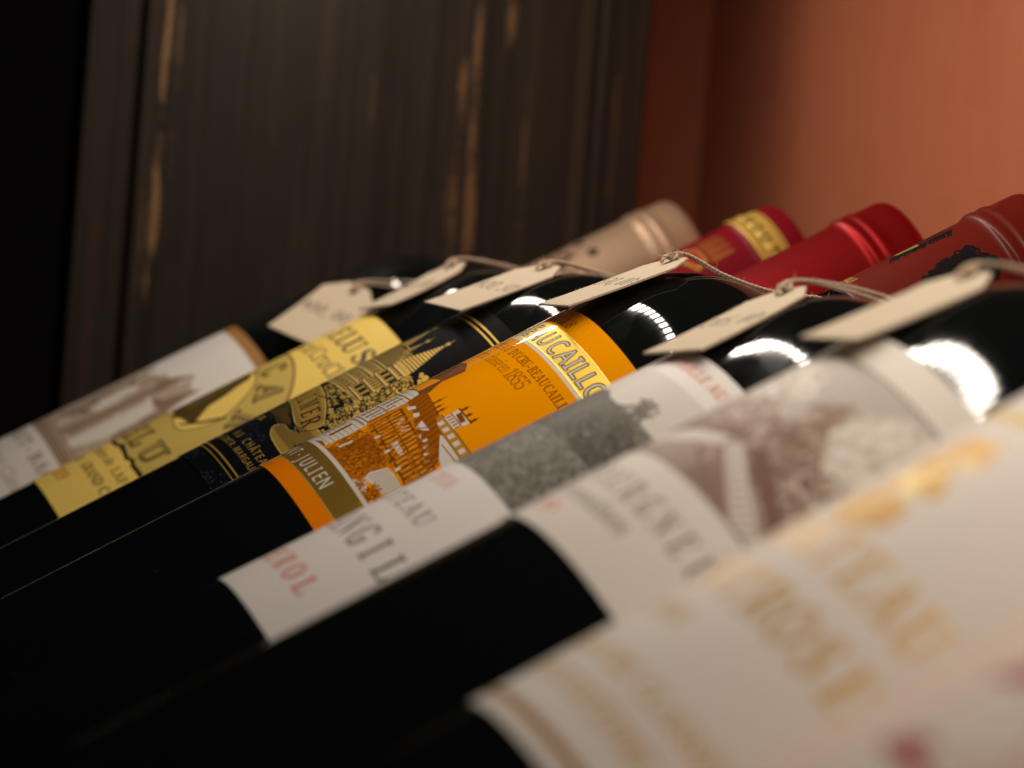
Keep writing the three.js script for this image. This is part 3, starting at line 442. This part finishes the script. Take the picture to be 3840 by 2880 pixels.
// ---------------------------------------------------------------- price tags of brown card on twine
const TAGS = [
  { O: [0.03613, 0.13565, 0.03102], x: [0.64278, 0.47284, -0.60271], y: [-0.53916, 0.83815, 0.08254], w: 0.0172, L: 0.0315, txt: '400,00', lift: 0.0006, lb: 'brown card price tag turned broadside, overlapped by the yellow label bottle' },
  { O: [0.00644, 0.1508, 0.03828], x: [0.93251, 0.3516, -0.0825], y: [-0.35508, 0.9343, -0.0317], w: 0.0145, L: 0.030, txt: '395,00', lift: 0.0012, lb: 'brown card price tag above the yellow label bottle' },
  { O: [0.00189, 0.15102, 0.0409], x: [0.96755, 0.17421, -0.183], y: [-0.20004, 0.97063, -0.13366], w: 0.0175, L: 0.0315, txt: '420,50', lift: 0.0006, lb: 'brown card price tag handwritten 420,50 above the black and gold label' },
  { O: [0.0041, 0.15487, 0.03996], x: [0.99639, 0.0748, -0.04008], y: [-0.07924, 0.98913, -0.12389], w: 0.017, L: 0.031, txt: '570,00', lift: 0.0003, lb: 'brown card price tag with frayed twine knot above the orange label' },
  { O: [0.00388, 0.14917, 0.03835], x: [0.93304, 0.35324, -0.06829], y: [-0.35698, 0.93258, -0.05344], w: 0.0165, L: 0.033, txt: '285,80', lift: 0.0016, lb: 'brown card price tag above the label with grey vineyard photograph' },
  { O: [0.00137, 0.15044, 0.03947], x: [0.98305, 0.15942, -0.09054], y: [-0.16801, 0.98102, -0.09684], w: 0.0158, L: 0.031, txt: '', lift: 0.0016, lb: 'brown card price tag above the label with sepia tree picture' },
];
const DIG = { 0: [[0.5, 1, 0.1, 0.9, 0.05, 0.3, 0.4, 0, 0.85, 0.25, 0.8, 0.85, 0.45, 1]], 1: [[0.2, 0.7, 0.55, 1, 0.5, 0]], 2: [[0.1, 0.8, 0.5, 1, 0.85, 0.75, 0.1, 0.02, 0.9, 0.05]], 3: [[0.1, 0.9, 0.7, 1, 0.35, 0.55, 0.8, 0.35, 0.5, 0, 0.05, 0.12]], 4: [[0.55, 1, 0.05, 0.4, 0.9, 0.42], [0.65, 0.8, 0.55, 0]], 5: [[0.85, 1, 0.25, 0.97, 0.2, 0.58, 0.75, 0.5, 0.7, 0.08, 0.08, 0.05]], 7: [[0.08, 0.95, 0.9, 0.97, 0.35, 0], [0.3, 0.5, 0.8, 0.52]], 8: [[0.8, 0.85, 0.3, 1, 0.25, 0.65, 0.8, 0.3, 0.4, 0, 0.1, 0.3, 0.75, 0.7, 0.8, 0.9]], 9: [[0.8, 0.7, 0.4, 0.5, 0.15, 0.8, 0.55, 1, 0.85, 0.75, 0.6, 0]], ',': [[0.3, 0.12, 0.15, -0.15]] };
function cardTexture(w, L, txt) {
  const K = 24000, c = canvas(w * K, L * K), g = c.getContext('2d');
  g.fillStyle = '#cbbaa0'; g.fillRect(0, 0, c.width, c.height);
  for (let i = 0; i < 5200; i++) { const v = rnd(); g.strokeStyle = v < 0.5 ? `rgba(150,120,84,${0.06 + rnd() * 0.16})` : `rgba(232,214,186,${0.06 + rnd() * 0.18})`; g.lineWidth = 0.5 + rnd(); const x = rnd() * c.width, y = rnd() * c.height, a = rnd() * 6.3, l = 2 + rnd() * 9; g.beginPath(); g.moveTo(x, y); g.lineTo(x + Math.cos(a) * l, y + Math.sin(a) * l); g.stroke(); }
  g.strokeStyle = 'rgba(40,36,42,.95)'; g.lineWidth = 10; g.lineJoin = g.lineCap = 'round';
  const step = c.width * 0.9 / Math.max(txt.length, 1), h = c.height * 0.15, yb = c.height * 0.59;
  [...txt].forEach((ch, i) => DIG[ch]?.forEach((s) => {
    g.beginPath(); const P = (k) => [c.width * 0.04 + i * step + (s[k] * 0.82 + 0.12 * s[k + 1]) * step, yb - s[k + 1] * h - i * 2.0 + (rnd() - 0.5) * 3];
    let q = P(0); g.moveTo(...q); for (let k = 2; k < s.length; k += 2) { const n = P(k); if (k + 2 < s.length) { const m = P(k + 2); g.quadraticCurveTo(n[0], n[1], (n[0] + m[0]) / 2, (n[1] + m[1]) / 2); } else g.lineTo(...n); } g.stroke();
  }));
  return c;
}
const twineMat = std({ color: lin(0.58, 0.44, 0.31), roughness: 0.9, sheen: 0.3, sheenRoughness: 0.6 });
function twine(curve, len, ply = 0.00022, off = 0.00018) {               // two plies twisted round a path
  const n = Math.max(40, Math.round(len / 0.00028)), fr = curve.computeFrenetFrames(n, false), gs = [];
  for (const ph of [0, Math.PI]) {
    const pts = [];
    for (let i = 0; i <= n; i++) { const a = ph + i / n * len / 0.0021 * 2 * Math.PI, p = curve.getPointAt(i / n); p.addScaledVector(fr.normals[i], Math.cos(a) * off).addScaledVector(fr.binormals[i], Math.sin(a) * off); pts.push(p); }
    gs.push(new THREE.TubeGeometry(new THREE.CatmullRomCurve3(pts), n * 2, ply, 6));
  }
  return mergeGeometries(gs);
}
function hairs(points, count, len, spread) {
  const gs = [];
  for (let i = 0; i < count; i++) {
    const p = points[Math.floor(rnd() * points.length)].clone(), d = V(rnd() - 0.5, rnd() - 0.5, rnd() - 0.3).normalize(), q = p.clone().addScaledVector(d, len * (0.4 + rnd() * 0.6));
    const m = p.clone().lerp(q, 0.5).add(V(rnd() - 0.5, rnd() - 0.5, rnd() - 0.5).multiplyScalar(len * spread));
    gs.push(new THREE.TubeGeometry(new THREE.QuadraticBezierCurve3(p, m, q), 8, 0.000035, 4));
  }
  return mergeGeometries(gs);
}
TAGS.forEach((T, i) => {
  seed = 500 + i * 31;
  const B = frame(i), x = V(...T.x), y = V(...T.y).addScaledVector(x, -V(...T.y).dot(x)).normalize(), z = x.clone().cross(y);
  const M = B.clone().multiply(new THREE.Matrix4().makeBasis(x, y, z).setPosition(T.O[0], sy(T.O[1]), T.O[2]));
  const t = thing('price_tag', T.lb, 'price tag', 'card price tags hung on the bottles'); t.applyMatrix4(M);
  // card outline with clipped corners and slightly fuzzy edges
  const w = T.w, L = T.L, c = 0.0055, corners = [[-w / 2, 0], [w / 2, 0], [w / 2, L - c], [w * 0.2, L], [-w * 0.2, L], [-w / 2, L - c]], out = [];
  corners.forEach((a, k) => { const b = corners[(k + 1) % 6], d = Math.hypot(b[0] - a[0], b[1] - a[1]), m = Math.max(2, Math.round(d / 0.0005)); for (let q = 0; q < m; q++) out.push(new THREE.Vector2(a[0] + (b[0] - a[0]) * q / m + (rnd() - 0.5) * 0.00013, a[1] + (b[1] - a[1]) * q / m + (rnd() - 0.5) * 0.00013)); });
  const sh = new THREE.Shape(out), hole = new THREE.Path(); hole.absarc(0, L - 0.0034, 0.0011, 0, Math.PI * 2, true); sh.holes.push(hole);
  const g = new THREE.ExtrudeGeometry(sh, { depth: 0.00036, bevelEnabled: true, bevelSize: 0.00006, bevelThickness: 0.00006, bevelSegments: 1, curveSegments: 10 });
  const P = g.attributes.position, U = g.attributes.uv; for (let k = 0; k < P.count; k++) U.setXY(k, P.getX(k) / w + 0.5, P.getY(k) / L);
  const bend = [0.0004, 0.0006, 0.0002, 0.0002, 0.0004, 0.0005][i], skew = [0.3, -0.6, 0.6, -0.5, 0.6, -0.5][i];
  for (let k = 0; k < P.count; k++) { const v = 2 * P.getY(k) / L - 1, q = P.getX(k) / w; P.setZ(k, P.getZ(k) + bend * v * v + bend * skew * v * q); }   // the card has curled a little
  const ct = cardTexture(w, L, T.txt);
  mesh('card', toCreasedNormals(g, 0.7), std({ map: tex(ct), roughness: 0.85, bumpMap: tex(ct, false), bumpScale: 0.00006 }), t);
  // twine: from the hole over the shoulder and round the neck, in the bottle's frame, then into the tag's
  const inv = M.clone().invert(), toTag = (th, s, lift) => V(Math.sin(th) * (shoulderR(s) + lift), sy(s), Math.cos(th) * (shoulderR(s) + lift)).applyMatrix4(B).applyMatrix4(inv);
  const h0 = V(0, L - 0.0034, 0.0010 + bend * 0.6), hp = h0.clone().applyMatrix4(M).applyMatrix4(B.clone().invert()), th0 = Math.atan2(hp.x, hp.z), s0 = hp.y + BASE;
  const gs = [], fuzz = [];
  for (const side of [1, -1]) {
    const pts = [V(0, L - 0.0048, 0.0009 + bend * 0.5), h0.clone().add(V(side * 0.0003, 0.0002, 0.0009)), V(side * 0.0006, L + 0.0006, 0.0010 + bend * 0.8 + T.lift * 0.4)];
    for (const [f, lf] of [[0.3, 1], [0.6, 0.8], [0.85, 0.4]]) pts.push(toTag((i ? th0 * (1 - f * 0.5) : th0 + (1.2 - th0) * f) + side * 0.2 * f, s0 + (0.2085 - s0) * f + 0.003 * (1 - f), 0.0008 + T.lift * lf));
    for (let k = 0; k <= 6; k++) pts.push(toTag((i ? th0 * 0.5 : 1.2) + side * (0.34 + k * 0.47), 0.2092 + k * 0.0004, 0.0007));
    const cv = new THREE.CatmullRomCurve3(pts, false, 'centripetal'); gs.push(twine(cv, cv.getLength())); fuzz.push(...cv.getPoints(60).slice(0, 40));
  }
  mesh('string', mergeGeometries(gs), twineMat, t);
  const knot = new THREE.TorusKnotGeometry(0.0007, 0.00036, 60, 8, 2, 3); knot.translate(0, L - 0.0016, 0.0011 + bend * 0.8); mesh('knot', knot, twineMat, t);
  if (i >= 1 && i <= 4) { const hr = mesh('frayed_fibres', mergeGeometries([hairs([...fuzz, ...Array(i === 3 ? 120 : 30).fill(V(0, L - 0.002, 0.0016))], i === 3 ? 150 : 60, 0.0022, 0.5), hairs(out.map((q) => V(q.x, q.y, 0.0003 + bend * (2 * q.y / L - 1) ** 2)), 140, 0.0007, 0.5)]), twineMat, t); hr.userData.kind = 'stuff'; }
});

renderer.render(scene, camera);
